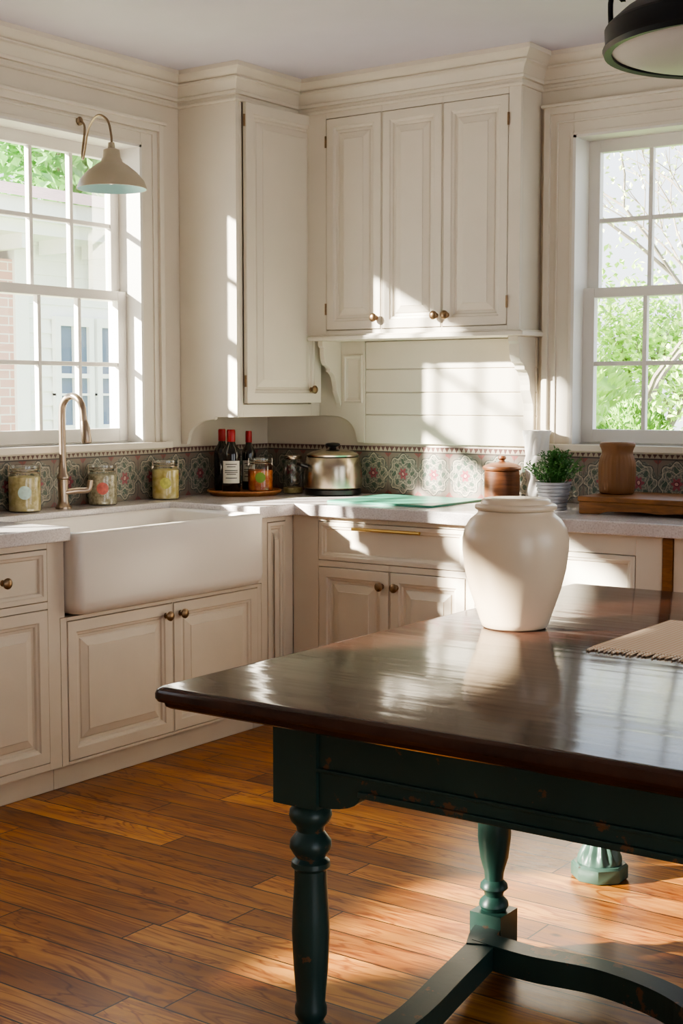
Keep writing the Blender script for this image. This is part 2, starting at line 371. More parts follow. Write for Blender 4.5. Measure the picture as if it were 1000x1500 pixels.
def corbel(x0,x1,low):
    bm=bmesh.new(); D=-(YH)-.012
    P=[(0,1.607),(-D,1.607),(-D,1.585),(-D+.012,1.575),(-D+.012,1.555)]
    P+=[(-D+.012+.035*(1-math.cos(t)),1.555-.06*math.sin(t)) for t in [math.pi/2*i/6 for i in range(1,7)]]
    P+=[(-D+.060,1.485),(-D+.060,1.47)]
    P+=[(-D+.060+.05*math.sin(t),1.47-.085*(1-math.cos(t))) for t in [math.pi/2*i/6 for i in range(1,7)]]
    P+=[(-.045,1.36),(-.030,1.33),(-.026,1.30),(-.026,low),(0,low)]
    P=[(min(a,-.002),b) for a,b in P]
    prism(bm,P,lambda a,b:(x0,a,b),lambda a,b:(x1,a,b)); mk('corbel',bm,CREAM,hood,bevel=.002)
corbel(.425,.450,1.32); corbel(1.388,1.435,1.150)

# ---------------------------------------------------------------- base cabinets
def base_unit(label,M,a0,a1,top,fronts,depth=.62,mat=CREAM_B,out=(1,0,0),extra=()):
    u=thing('base_cabinet',label,'cabinet',M((a0+a1)/2,0,0),group='painted base cabinets')
    bm=bmesh.new(); mbox(bm,M,a0+.001,a1-.001,.09,top,-depth,-.022)
    grid(bm,M,a0+.001,a1-.001,.09,top,-.022,0,[f[1] for f in fronts])
    mbox(bm,M,a0+.001,a1-.001,0.001,.09,-depth,-.045)
    for e in extra: mbox(bm,M,*e)
    mk('cabinet_body',bm,mat,u,bevel=.0012)
    for kind,(p0,p1,q0,q1),kn in fronts:
        fw=.055 if kind=='door' else .032
        if kind=='narrow': fw=.03
        nm='drawer' if kind=='drawer' else 'cabinet_door'
        d=mk(nm,panel_bm(M,p0+.0025,p1-.0025,q0+.0025,q1-.0025,-.02,.003,fw,kind!='drawer' and kind!='flat'),mat,u)
        if kn=='bar':
            bm=bmesh.new(); c=(p0+p1)/2; z=q1-.022
            tube(bm,[M(c-.16,z,.032),M(c+.16,z,.032)],.007,10)
            for s in (-.12,.12): tube(bm,[M(c+s,z,.0),M(c+s,z,.032)],.005,8)
            mk('bar_handle',bm,BRASS,d,True,label='brass bar handle')
        elif kn: knob(d,M(kn[0],kn[1],.003),out)
    return u
M1=ML(.648); M2=MB(-.648)
base_unit('cream base cabinet with drawer and raised panel door',M1,-2.93,-2.45,.87,[('drawer',(-2.89,-2.49,.67,.85),(-2.69,.76)),('door',(-2.89,-2.49,.11,.645),(-2.53,.59))])
base_unit('cream base cabinet with drawer above raised panel door beside sink',M1,-2.45,-1.955,.87,[('drawer',(-2.41,-2.01,.67,.85),(-2.205,.755)),('door',(-2.41,-2.01,.115,.645),None)],extra=[(-1.957,-1.934,.607,.87,-.4,0)])
base_unit('cream sink base cabinet with two raised panel doors',M1,-1.955,-.860,.605,[('door',(-1.925,-1.392,.10,.592),(-1.43,.548)),('door',(-1.388,-.885,.10,.592),(-1.35,.548))])
base_unit('narrow cream filler cabinet in the corner beside sink',M1,-.860,-.648,.87,[('narrow',(-.82,-.70,.11,.85),None)],extra=[(-.908,-.858,.607,.87,-.4,0)])
base_unit('cream base cabinet with brass handled drawer over two doors',M2,.648,1.52,.87,[('drawer',(.78,1.48,.69,.852),'bar'),('door',(.78,1.128,.11,.665),(1.095,.605)),('door',(1.132,1.48,.11,.665),(1.165,.605))],out=(0,-1,0))
base_unit('cream base cabinet under the stone worktop with flat panels',M2,1.52,2.27,.87,[('flat',(1.58,2.17,.12,.80),None)],out=(0,-1,0),mat=CREAM)
base_unit('cream base cabinet at the end of the stone worktop',M2,2.31,2.95,.87,[('flat',(2.36,2.90,.12,.84),None)],out=(0,-1,0))
bm=bmesh.new(); box(bm,2.272,2.308,-.655,-.02,.001,.869); mk('wood_end_panel',bm,WOODB,None,bevel=.002,label='brown wooden end panel between two cream base cabinets',cat='panel')

bm=bmesh.new(); D=.6813
out=[(.006,-2.93),(D,-2.93),(D,-1.930),(.20,-1.930),(.20,-.908),(D,-.908),(D,-D),(2.95,-D),(2.95,-.006),(.006,-.006)]
prism(bm,out,lambda a,b:(a,b,.872),lambda a,b:(a,b,.92)); mk('worktop',bm,STONE,bevel=.005,label='white speckled stone L-shaped kitchen worktop',cat='countertop')
bm=bmesh.new(); box(bm,.0008,.010,-2.93,-.011,.9205,1.136); mk('tile_backsplash',bm,TILE_L,label='green and red floral tile backsplash beneath sash window',cat='backsplash')
bm=bmesh.new(); box(bm,.0108,2.95,-.010,-.0008,.9205,1.136); mk('tile_backsplash',bm,TILE_B,label='green and red floral tile backsplash with zigzag border',cat='backsplash')

# sink
bm=bmesh.new(); x0,x1,y0,y1=.205,.712,-1.927,-.912
def RL(i,z,r=.03): return [(a,b,z) for a,b in rrect(x0+i,x1-i,y0+i,y1-i,max(r,.006))]
loops(bm,[RL(.05,.612,.02),RL(.03,.613,.03),RL(.012,.622,.03),RL(.003,.638,.03),RL(0,.66,.03),RL(0,.885,.03),RL(.003,.893,.03),RL(.010,.898,.028),RL(.030,.898,.03),RL(.036,.895,.03),RL(.040,.885,.03),RL(.046,.72,.04),RL(.06,.695,.04),RL(.10,.688,.04)])
sk=mk('farmhouse_sink',bm,PORC,None,True,label='white fireclay apron front farmhouse sink set in cream cabinet',cat='sink',angle=60)

# faucet
fx,fy=.105,-1.42
f=thing('kitchen_faucet','brushed nickel gooseneck faucet behind the sink','faucet',(fx,fy,.92))
bm=bmesh.new(); lathe(bm,[(0,.9205),(.032,.9205),(.032,.928),(.024,.936),(.020,.95),(.020,1.035),(.024,1.04),(.024,1.05),(.017,1.06),(.015,1.10),(0,1.10)],(fx,fy,0),24); mk('faucet_base',bm,NICKEL,f,True)
P=[(fx,fy,1.08),(fx,fy,1.18),(fx,fy,1.28)]+[(fx+.058-.058*math.cos(t),fy,1.30+.062*math.sin(t)) for t in [math.pi*i/12 for i in range(1,12)]]+[(fx+.120,fy,1.27),(fx+.126,fy,1.24)]
bm=bmesh.new(); tube(bm,P,.0135,14); mk('spout',bm,NICKEL,f,True)
bm=bmesh.new(); tube(bm,[(fx+.121,fy,1.265),(fx+.128,fy,1.235),(fx+.134,fy,1.19),(fx+.136,fy,1.18)],.017,14,[.015,.019,.020,.017]); mk('spray_head',bm,NICKEL,f,True)
bm=bmesh.new(); tube(bm,smoothpath([(fx+.01,fy,.985),(fx+.03,fy+.04,.99),(fx+.045,fy+.08,.99),(fx+.05,fy+.092,1.0),(fx+.052,fy+.096,1.03)],4),.012,12); mk('lever_handle',bm,NICKEL,f,True)

# ---------------------------------------------------------------- jars
def sticker(bm,c,r,z,th0,rad):
    V=[]; n=18; cen=bm.verts.new((c[0]+r*math.cos(th0),c[1]+r*math.sin(th0),z))
    for i in range(n):
        a=2*math.pi*i/n; t=th0+rad*math.cos(a)/r
        V.append(bm.verts.new((c[0]+r*math.cos(t),c[1]+r*math.sin(t),z+rad*math.sin(a))))
    for i in range(n): bm.faces.new((cen,V[i],V[(i+1)%n]))
STK=simple('paper_sticker',rgb(200,222,214),.6,var=.1,scale=80); STK2=simple('red_sticker',rgb(205,110,98),.6,var=.25,scale=80); STK3=simple('yellow_sticker',rgb(210,205,110),.6,var=.2,scale=80)
def content(name,c1,c2,sc=90):
    g=G(name); co=g.coord(); v=g.n('ShaderNodeTexVoronoi'); g.put(v.inputs[0],co); v.inputs['Scale'].default_value=sc
    g.set(Base_Color=g.mix(g.ramp(g.noise(co,sc*.5,3),[(.35,(0,0,0,1)),(.65,(1,1,1,1))]),c1,c2),Roughness=.6); g.bump(v.outputs[0],.2,.003); return g.m
LIDG=glass('lid_glass',(.97,.98,.97,1),.12,.15)
def jar(label,x,y,r,h,cont,fill,stk,z0=.9205,clip=True,grp='clip-top storage jars'):
    j=thing('storage_jar',label,'jar',(x,y,z0),group=grp)
    bm=bmesh.new(); lathe(bm,[(0,z0),(r*.92,z0),(r,z0+.006),(r,z0+h*.72),(r*.93,z0+h*.80),(r*.80,z0+h*.84),(r*.80,z0+h*.88)],(x,y,0),28); mk('jar_glass',bm,JARG,j,True)
    bm=bmesh.new(); lathe(bm,[(0,z0+.004),(r*.93,z0+.004),(r*.97,z0+.01),(r*.97,z0+fill*h),(r*.5,z0+fill*h+.004),(0,z0+fill*h+.002)],(x,y,0),28); mk('jar_contents',bm,cont,j,True)
    bm=bmesh.new(); lathe(bm,[(0,z0+h*.89),(r*.86,z0+h*.89),(r*.92,z0+h*.92),(r*.90,z0+h*.98),(r*.6,z0+h),(0,z0+h)],(x,y,0),28); mk('jar_lid',bm,LIDG if clip else STEEL,j,True)
    if clip:
        bm=bmesh.new(); q=r*.86
        for zz in (.835,.90):
            tube(bm,[(x+q*math.cos(2*math.pi*i/20),y+q*math.sin(2*math.pi*i/20),z0+h*zz) for i in range(21)],.0022,6)
        for s in (0,math.pi):
            c,sn=math.cos(s+.9),math.sin(s+.9)
            tube(bm,[(x+q*c,y+q*sn,z0+h*.84),(x+q*1.14*c,y+q*1.14*sn,z0+h*.76),(x+q*1.1*c,y+q*1.1*sn,z0+h*.98)],.0022,6)
        mk('wire_clip',bm,STEEL,j,True)
    if stk:
        bm=bmesh.new(); sticker(bm,(x,y),r+.0012,z0+h*.42,math.atan2(-5.22-y,4.15-x)+.0,r*.42); mk('sticker',bm,stk,j,True)
    return j
C1=content('pickle_contents',rgb(176,160,108),rgb(212,198,152)); C2=content('seed_contents',rgb(150,140,112),rgb(206,196,168),160); C3=content('lemon_contents',rgb(208,184,104),rgb(238,222,164),60); C4=content('tomato_contents',rgb(170,66,34),rgb(214,136,66),70)
jar('glass clip-top jar of pickles with blue sticker by sink',.085,-1.60,.062,.180,C1,.74,STK)
jar('glass clip-top jar of seeds with red sticker beside faucet',.085,-1.185,.059,.165,C2,.74,STK2)
jar('glass clip-top jar of preserved lemons with yellow sticker',.085,-.81,.058,.170,C3,.74,STK3)

tc=(.185,-.40)
bm=bmesh.new(); lathe(bm,[(0,.9205),(.145,.9205),(.15,.926),(.162,.93),(.168,.938),(.166,.944),(.160,.944),(.154,.938),(0,.938)],(tc[0],tc[1],0),40); mk('round_tray',bm,WOODT,None,True,label='round wooden tray holding bottles and jars',cat='tray')
BOT=simple('dark_bottle_glass',rgb(22,14,12),.08,var=.1,Coat_Weight=.5); RED=simple('red_foil_cap',rgb(160,24,30),.35); LAB=simple('paper_label',rgb(222,216,204),.6)
INK=simple('label_ink',rgb(40,34,32),.6)
def bottle(label,x,y,h,r,lab=True,capc=RED):
    z0=.9385; b=thing('wine_bottle',label,'bottle',(x,y,z0),group='dark bottles on round tray')
    bm=bmesh.new(); lathe(bm,[(0,z0),(r*.9,z0),(r,z0+.006),(r,z0+h*.60),(r*.9,z0+h*.68),(r*.5,z0+h*.76),(r*.40,z0+h*.82),(r*.38,z0+h*.9),(0,z0+h*.9)],(x,y,0),28); mk('bottle_body',bm,BOT,b,True)
    bm=bmesh.new(); lathe(bm,[(r*.41,z0+h*.80),(r*.46,z0+h*.81),(r*.46,z0+h*.98),(r*.40,z0+h),(0,z0+h)],(x,y,0),20); mk('bottle_cap',bm,capc,b,True)
    if lab:
        t0=math.atan2(-5.22-y,4.15-x); bm=bmesh.new(); rr=r+.001
        loops(bm,[[(x+rr*math.cos(t0+s),y+rr*math.sin(t0+s),z0+h*zz) for s in [(-1+i/6)*1.0 for i in range(13)]] for zz in (.14,.50)],False,False,False); mk('bottle_label',bm,LAB,b,True)
        bm=bmesh.new(); rr=r+.002
        for zz,w in ((.44,.6),(.40,.45),(.34,.7),(.31,.7),(.28,.5),(.22,.6)):
            loops(bm,[[(x+rr*math.cos(t0+s*w),y+rr*math.sin(t0+s*w),z0+h*z) for s in [(-1+i/4) for i in range(9)]] for z in (zz,zz+.012)],False,False,False)
        mk('label_text',bm,INK,b,True)
bottle('dark bottle with red cap and cream paper label',.180,-.485,.275,.042)
bottle('dark bottle with red cap at back of round tray',.085,-.435,.275,.036,False)
bottle('slim dark bottle with red cap beside storage jar',.150,-.325,.265,.032)
jar('glass jar of tomatoes with green herbs on round tray',.265,-.385,.056,.150,C4,.62,simple('green_sticker',rgb(120,150,60),.6),z0=.9385,grp='glass jars beside bottles')
jar('empty glass jar with steel lid beside round tray',.318,-.215,.045,.175,C1,.15,None,clip=False,grp='glass jars beside bottles')

kx,ky=.505,-.165
k=thing('slow_cooker','round stainless steel cooker with black base and lid handle','cooker',(kx,ky,.92))
bm=bmesh.new(); lathe(bm,[(0,.9205),(.124,.9205),(.128,.926),(.128,.945),(0,.945)],(kx,ky,0),40); mk('cooker_base',bm,DARKPL,k,True)
bm=bmesh.new(); lathe(bm,[(.122,.945),(.131,.955),(.133,.99),(.130,1.05),(.120,1.085),(.113,1.092),(.105,1.095),(0,1.095)],(kx,ky,0),40); mk('cooker_pot',bm,STEEL,k,True)
bm=bmesh.new(); lathe(bm,[(.117,1.093),(.119,1.100),(.112,1.105),(.09,1.115),(.05,1.123),(0,1.125)],(kx,ky,0),40); mk('cooker_lid',bm,STEEL,k,True)
bm=bmesh.new(); lathe(bm,[(0,1.122),(.018,1.124),(.014,1.132),(.032,1.140),(.034,1.147),(.026,1.152),(0,1.154)],(kx,ky,0),24); mk('lid_knob',bm,DARKPL,k,True)
bm=bmesh.new(); tube(bm,[(kx-.085,ky-.095,1.05),(kx-.10,ky-.125,1.06),(kx-.07,ky-.14,1.06),(kx-.055,ky-.115,1.05)],.008,8); mk('side_handle',bm,DARKPL,k,True)

g=simple('mint_glass',rgb(74,146,122),.35)
bm=bmesh.new(); loops(bm,[[(a,b,z) for a,b in rrect(.75+i,1.26-i,-.56+i,-.11-i,.02)] for i,z in ((0,.9205),(0,.927),(.002,.929))]); mk('cutting_board',bm,g,None,label='mint green glass cutting board flat on worktop',cat='cutting board')

cx,cy=1.352,-.14
k=thing('wooden_canister','reddish brown turned wooden canister with knobbed lid','canister',(cx,cy,.92))
bm=bmesh.new(); lathe(bm,[(0,.9205),(.066,.9205),(.070,.925),(.073,.95),(.074,1.0),(.073,1.05),(.068,1.056),(0,1.056)],(cx,cy,0),36); mk('canister_body',bm,WOODR,k,True)
bm=bmesh.new(); lathe(bm,[(0,1.056),(.078,1.056),(.081,1.064),(.078,1.071),(.060,1.080),(.035,1.087),(.014,1.090),(.010,1.096),(.018,1.104),(.014,1.114),(0,1.117)],(cx,cy,0),36); mk('canister_lid',bm,WOODR,k,True)

bm=bmesh.new(); vx,vy=1.485,-.085; L=[]
for i in range(37):
    t=i/36; z=.9205+.30*t; tw=t*2.6; rr=.036+.014*t+.004*math.sin(t*14)
    L.append([(vx+rr*(1+.16*math.cos(5*(a-tw)))*math.cos(a),vy+rr*(1+.16*math.cos(5*(a-tw)))*math.sin(a),z) for a in [2*math.pi*j/40 for j in range(40)]])
for s,dz in ((.88,0),(.80,-.1),):
    L.append([(vx+(p[0]-vx)*s,vy+(p[1]-vy)*s,1.2205+dz) for p in L[36]])
loops(bm,L); mk('vase',bm,simple('white_ceramic',rgb(226,222,216),.35),None,True,label='tall white twisted ceramic vase against backsplash',cat='vase',angle=60)

px,py=1.70,-.36
k=thing('potted_herb','leafy green herb in a ribbed grey metal pot','plant',(px,py,.92))
bm=bmesh.new(); pr=[(0,.9205),(.046,.9205)]
for i in range(7):
    z=.925+i*.014; r=.048+.0027*i; pr+=[(r+.003,z),(r+.003,z+.008),(r,z+.010),(r,z+.013)]
pr+=[(.070,1.024),(.070,1.030),(.062,1.030),(.060,1.015),(0,1.015)]
lathe(bm,pr,(px,py,0),32); mk('pot',bm,simple('galvanised_pot',rgb(160,160,164),.4,.3),k,True)
def leafbm(bm,p,d,L,w):
    d=Vector(d).normalized(); s=d.cross(Vector((random.uniform(-.5,.5),random.uniform(-.5,.5),1))).normalized()*w; n=d.cross(s).normalized()*L*.12
    p=Vector(p); bm.faces.new([bm.verts.new(q) for q in (p,p+d*L*.5+s-n,p+d*L,p+d*L*.5-s-n)])
LEAF=simple('herb_leaf_green',rgb(76,126,60),.5,var=.4,scale=30)
bm=bmesh.new()
for i in range(80):
    a=random.uniform(0,2*math.pi); e=random.uniform(.0,1); tip=Vector((px+math.cos(a)*.12*e,py+math.sin(a)*.11*e,1.03+.13*(1-.5*e*e)*random.uniform(.65,1)))
    b=Vector((px+math.cos(a)*.035*e,py+math.sin(a)*.035*e,1.01)); tube(bm,[b,(b+tip)/2+Vector((0,0,.01)),tip],.0013,4)
    for j in range(12):
        t=.3+.7*j/11; q=b.lerp(tip,t); th=random.uniform(0,6.28)
        leafbm(bm,q,(math.cos(th)+.5*math.cos(a),math.sin(th)+.5*math.sin(a),random.uniform(.1,.9)),random.uniform(.016,.028),.0045)
mk('foliage',bm,LEAF,k,norm=False)

k=thing('wooden_riser','low brown wooden riser board on worktop below window','riser',(2.15,-.3,.92))
bm=bmesh.new(); box(bm,1.845,2.50,-.45,-.10,.966,.986); mk('riser_top',bm,WOODB,k,bevel=.004)
for yy in (-.445,-.125):
    bm=bmesh.new()
    pts=[(1.85,.966),(1.85,.9205),(1.93,.9205)]+[(1.93+.05*i/6,.9205+.012*math.sin(math.pi/2*i/6)) for i in range(1,7)]+[(2.10,.9355),(2.17,.930),(2.24,.9355)]+[(2.36+.05*i/6,.9205+.012*math.cos(math.pi/2*i/6)) for i in range(0,7)]+[(2.495,.9205),(2.495,.966)]
    prism(bm,pts,lambda a,b:(a,yy,b),lambda a,b:(a,yy+.015,b)); mk('riser_apron',bm,WOODB,k,bevel=.002)
TERR=simple('terracotta',rgb(122,84,50),.6,var=.12,bump=.2)
bm=bmesh.new(); tx,ty=1.915,-.25; L=[]
for r,z in [(.060,.987),(.065,.992),(.069,1.02),(.071,1.06),(.071,1.09),(.068,1.115),(.062,1.133),(.060,1.138),(.059,1.150),(.062,1.160),(.067,1.170),(.068,1.180),(.063,1.185),(.052,1.183),(.046,1.16),(.045,1.10)]:
    fl=.014 if .99<z<1.135 and r>.05 else 0
    L.append([(tx+r*(1+fl*math.cos(26*a))*math.cos(a),ty+r*(1+fl*math.cos(26*a))*math.sin(a),z) for a in [2*math.pi*j/104 for j in range(104)]])
loops(bm,L); mk('terracotta_jar',bm,TERR,None,True,label='ribbed terracotta jar with flared rim on wooden riser',cat='jar',angle=60)

# ---------------------------------------------------------------- wall lamp
k=thing('wall_lamp','cream gooseneck barn lamp hanging above sink in front of window','lamp',(.02,-1.22,2.46))
LC=simple('lamp_enamel',rgb(176,164,142),.35); LI=simple('lamp_inner_enamel',rgb(170,208,208),.4)
bm=bmesh.new(); lathe(bm,[(0,0),(.018,0),(.017,.006),(.010,.012),(0,.012)],(.0185,-1.22,2.455),24,Matrix.Rotation(math.pi/2,3,'Y')); mk('wall_plate',bm,ARMM,k,True)
bm=bmesh.new(); tube(bm,smoothpath([(.025,-1.22,2.455),(.075,-1.245,2.42),(.10,-1.285,2.31),(.125,-1.305,2.285),(.145,-1.315,2.315),(.20,-1.345,2.39),(.29,-1.385,2.42),(.36,-1.405,2.39),(.385,-1.412,2.33),(.385,-1.412,2.29)],6),.0045,10); mk('gooseneck_arm',bm,ARMM,k,True)
bm=bmesh.new(); sc=(.385,-1.412,0)
lathe(bm,[(0,2.305),(.012,2.305),(.014,2.285),(.030,2.278),(.033,2.250),(.038,2.243),(.040,2.235),(.060,2.222),(.095,2.195),(.120,2.165),(.130,2.140),(.131,2.134),(.128,2.134)],sc,40); mk('lamp_shade',bm,LC,k,True,angle=50)
bm=bmesh.new(); lathe(bm,[(.128,2.134),(.126,2.142),(.116,2.163),(.092,2.190),(.058,2.216),(.03,2.226),(0,2.228)],sc,40); mk('shade_lining',bm,LI,k,True)
bm=bmesh.new(); lathe(bm,[(0,2.226),(.012,2.22),(.014,2.20),(.024,2.185),(.026,2.17),(.018,2.155),(0,2.15)],sc,20); mk('light_bulb',bm,simple('bulb_glass',rgb(240,236,225),.2),k,True)

# ---------------------------------------------------------------- pendant
pc=(3.06,-2.24,0); zr=2.125
k=thing('pendant_lamp','black metal ring pendant lamp with frosted glass bowl','lamp',(pc[0],pc[1],zr))
bm=bmesh.new(); lathe(bm,[(.256,zr-.02),(.272,zr-.022),(.276,zr-.012),(.270,zr),(.272,zr+.03),(.268,zr+.036),(.250,zr+.036),(.256,zr-.02)],pc,64)
lathe(bm,[(.268,zr+.036),(.235,zr+.065),(.16,zr+.10),(.06,zr+.12),(0,zr+.125)],pc,64); mk('lamp_ring',bm,BLACK,k,True)
FG=G('frosted_glass'); FG.set(Base_Color=rgb(204,200,200),Roughness=.42); FG=FG.m
bm=bmesh.new(); lathe(bm,[(.256,zr-.014),(.235,zr-.022),(.19,zr-.032),(.11,zr-.038),(0,zr-.042)],pc,64); mk('glass_bowl',bm,FG,k,True)
bm=bmesh.new()
tube(bm,[(pc[0],pc[1],zr+.11),(pc[0],pc[1],HZ-.03)],.008,10); lathe(bm,[(0,HZ-.04),(.03,HZ-.04),(.06,HZ-.015),(.062,HZ-.001),(0,HZ-.001)],pc,28)
for i in range(4):
    a=math.radians(215+90*i); c,s=math.cos(a),math.sin(a)
    tube(bm,smoothpath([(pc[0]+.262*c,pc[1]+.262*s,zr+.03),(pc[0]+.262*c,pc[1]+.262*s,zr+.09),(pc[0]+.24*c,pc[1]+.24*s,zr+.105),(pc[0]+.236*c,pc[1]+.236*s,zr+.085),(pc[0]+.22*c,pc[1]+.22*s,zr+.13),(pc[0],pc[1],zr+.42)],4),.006,8)
mk('hanger',bm,BLACK,k,True)

# ---------------------------------------------------------------- table
TX0,TX1,TY0,TY1=2.235,3.76,-3.195,-1.28
t=thing('dining_table','dark wood plank table on distressed green turned legs','table',(2.9,-2.2,0))
bm=bmesh.new()
def TL(i,z): return [(a,b,z) for a,b in rrect(TX0+i,TX1-i,TY0+i,TY1-i,max(.02-i*.3,.008),5)]
loops(bm,[TL(.035,.735),(TL(.022,.735)),TL(.016,.739),TL(.014,.746),TL(.004,.750),TL(0,.757),TL(0,.766),TL(.003,.774),TL(.010,.779),TL(.014,.780)])
mk('table_top',bm,TOPM,t,True,angle=25)
LX,LX2=2.465,3.53; LY=(-2.965,-2.355,-1.66)
def apron(axis,p,q0,q1):
    bm=bmesh.new()
    if axis=='x':
        s=-1 if p<-2 else 1
        A=q0;B=q1;r=.10
        pts=[(A,.735),(A,.535)]+[(A+r*math.sin(u),.535+.035*(1-math.cos(u))*1.0) for u in [math.pi/2*i/6 for i in range(1,7)]]+[(B-r*math.cos(u),.57-.035*math.sin(u)*1.0) for u in [math.pi/2*i/6 for i in range(0,6)]]+[(B,.535),(B,.735)]
        prism(bm,pts,lambda a,b:(a,p-.012,b),lambda a,b:(a,p+.012,b))
        ya,yb=sorted((p+s*.011,p+s*.020)); box(bm,A+.10,B-.10,ya,yb,.574,.586); box(bm,A,B,ya,yb,.610,.618)
    else:
        box(bm,p-.012,p+.012,q0,q1,.57,.735)
    mk('apron',bm,GREEN,t,bevel=.002)
apron('x',LY[0]-.035,LX+.055,LX2-.055); apron('x',LY[2]+.03,LX+.055,LX2-.055)
apron('y',LX-.035,LY[0]+.055,LY[2]-.055); apron('y',LX2+.035,LY[0]+.055,LY[2]-.055)
def leg(kind,x,y,mat=GREEN):
    bm=bmesh.new(); c=(x,y,0)
    box(bm,x-.055,x+.055,y-.055,y+.055,.53,.735)
    if kind=='near':
        lathe(bm,[(0,.53),(.030,.53),(.033,.522),(.043,.512),(.045,.500),(.041,.488),(.031,.478),(.028,.466),(.034,.458),(.043,.446),(.044,.432),(.036,.418),(.030,.410),(.040,.402),(.041,.392),(.034,.384),(.034,.36),(.038,.30),(.040,.25),(.036,.17),(.030,.10),(.034,.09),(.034,.075),(.026,.06),(.034,.045),(.036,.03),(.028,.002),(0,.002)],c,32)
    elif kind=='mid':
        lathe(bm,[(0,.53),(.030,.53),(.036,.50),(.036,.46),(.036,.42),(.040,.36),(.040,.31),(.034,.26),(.024,.225),(.022,.205),(.032,.195),(.034,.185),(.024,.175),(.022,.165),(.034,.152),(.036,.142),(.030,.132),(0,.13)],c,32)
        box(bm,x-.042,x+.042,y-.042,y+.042,.018,.130); box(bm,x-.028,x+.028,y-.028,y+.028,.001,.018)
    else:
        lathe(bm,[(0,.53),(.030,.53),(.036,.46),(.038,.36),(.036,.28),(.026,.20),(.024,.17),(.034,.160),(.036,.15),(.026,.142),(.026,.13)],c,32)
        n=64; L=[]
        for r,z,f in ((.030,.13,.0),(.033,.118,.05),(.040,.10,.09),(.050,.08,.10),(.058,.062,.08),(.062,.050,.02),(.062,.045,0),(.05,.044,0)):
            L.append([(x+r*(1+f*math.cos(12*a))*math.cos(a),y+r*(1+f*math.cos(12*a))*math.sin(a),z) for a in [2*math.pi*j/n for j in range(n)]])
        loops(bm,L)
        loops(bm,[[(x+r*math.cos(a),y+r*math.sin(a),z) for a in [math.pi/8+math.pi/4*j for j in range(8)]] for r,z in ((.076,.001),(.080,.006),(.080,.040),(.074,.046))])
    mk('leg',bm,mat,t,True,angle=40)
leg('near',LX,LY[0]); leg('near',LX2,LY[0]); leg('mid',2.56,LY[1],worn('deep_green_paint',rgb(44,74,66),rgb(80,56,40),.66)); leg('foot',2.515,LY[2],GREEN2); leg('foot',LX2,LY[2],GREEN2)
hub=(2.60,-2.49,.068)
bm=bmesh.new()
ribbon(bm,smoothpath([(2.56,-2.365,.070),(2.575,-2.43,.069),hub],5),.065,.06)
ribbon(bm,smoothpath([hub,(2.625,-2.66,.066),(2.65,-2.88,.058),(2.62,-3.03,.045),(2.54,-3.03,.034),(LX+.02,LY[0]-.01,.032)],8),.065,.055)
ribbon(bm,smoothpath([(2.575,-2.45,.069),(2.72,-2.46,.069),(2.90,-2.44,.069),(3.10,-2.50,.069),(3.30,-2.68,.066),(LX2,LY[0]+.02,.05)],8),.06,.06)
mk('stretcher',bm,GREEN,t,bevel=.004)

CR=simple('cream_glazed_stoneware',rgb(226,204,174),.32,var=.03,Coat_Weight=.35,Coat_Roughness=.2)
cx,cy,z0=2.485,-2.125,.7805
k=thing('ceramic_urn','large cream glazed ceramic urn with flat lid on the table','urn',(cx,cy,z0))
pr=[(0,0),(.078,0),(.083,.004),(.087,.015),(.099,.05),(.116,.10),(.128,.15),(.1335,.195),(.134,.225),(.128,.252),(.115,.273),(.101,.285),(.096,.290),(.095,.296),(0,.295)]
bm=bmesh.new(); lathe(bm,[(r,z0+z) for r,z in pr],(cx,cy,0),64); mk('urn_body',bm,CR,k,True,angle=60)
bm=bmesh.new(); lathe(bm,[(r,z0+z) for r,z in [(0,.297),(.097,.297),(.103,.301),(.103,.309),(.097,.313),(.088,.314),(.086,.322),(.080,.326),(.04,.328),(0,.328)]],(cx,cy,0),64); mk('urn_lid',bm,CR,k,True,angle=60)

g=G('woven_jute'); co=g.coord(); w=g.n('ShaderNodeTexWave',bands_direction='X'); g.put(w.inputs[0],co); w.inputs['Scale'].default_value=26
w2=g.n('ShaderNodeTexWave',bands_direction='Y'); g.put(w2.inputs[0],co); w2.inputs['Scale'].default_value=26
hh=g.M('MULTIPLY',w.outputs[1],w2.outputs[1]); g.set(Base_Color=g.mix(hh,rgb(232,196,158),rgb(255,246,226)),Roughness=.95,Specular_IOR_Level=.1); g.bump(hh,.25,.002); JUTE=g.m
k=thing('placemat','tan woven placemat with fringed edge on the table','placemat',(3.0,-2.05,.78))
bm=bmesh.new(); box(bm,2.775,3.25,-2.285,-1.82,.7803,.7845); mk('mat',bm,JUTE,k,bevel=.001)
bm=bmesh.new()
for i in range(64):
    x=2.778+i*.0074; dx=random.uniform(-.007,.007); l=random.uniform(.030,.048)
    tube(bm,[(x,-2.283,.783),(x+dx*.5,-2.285-l*.6,.7828),(x+dx,-2.285-l,.7826)],.0022,5)
f=mk('fringe',bm,JUTE,k)

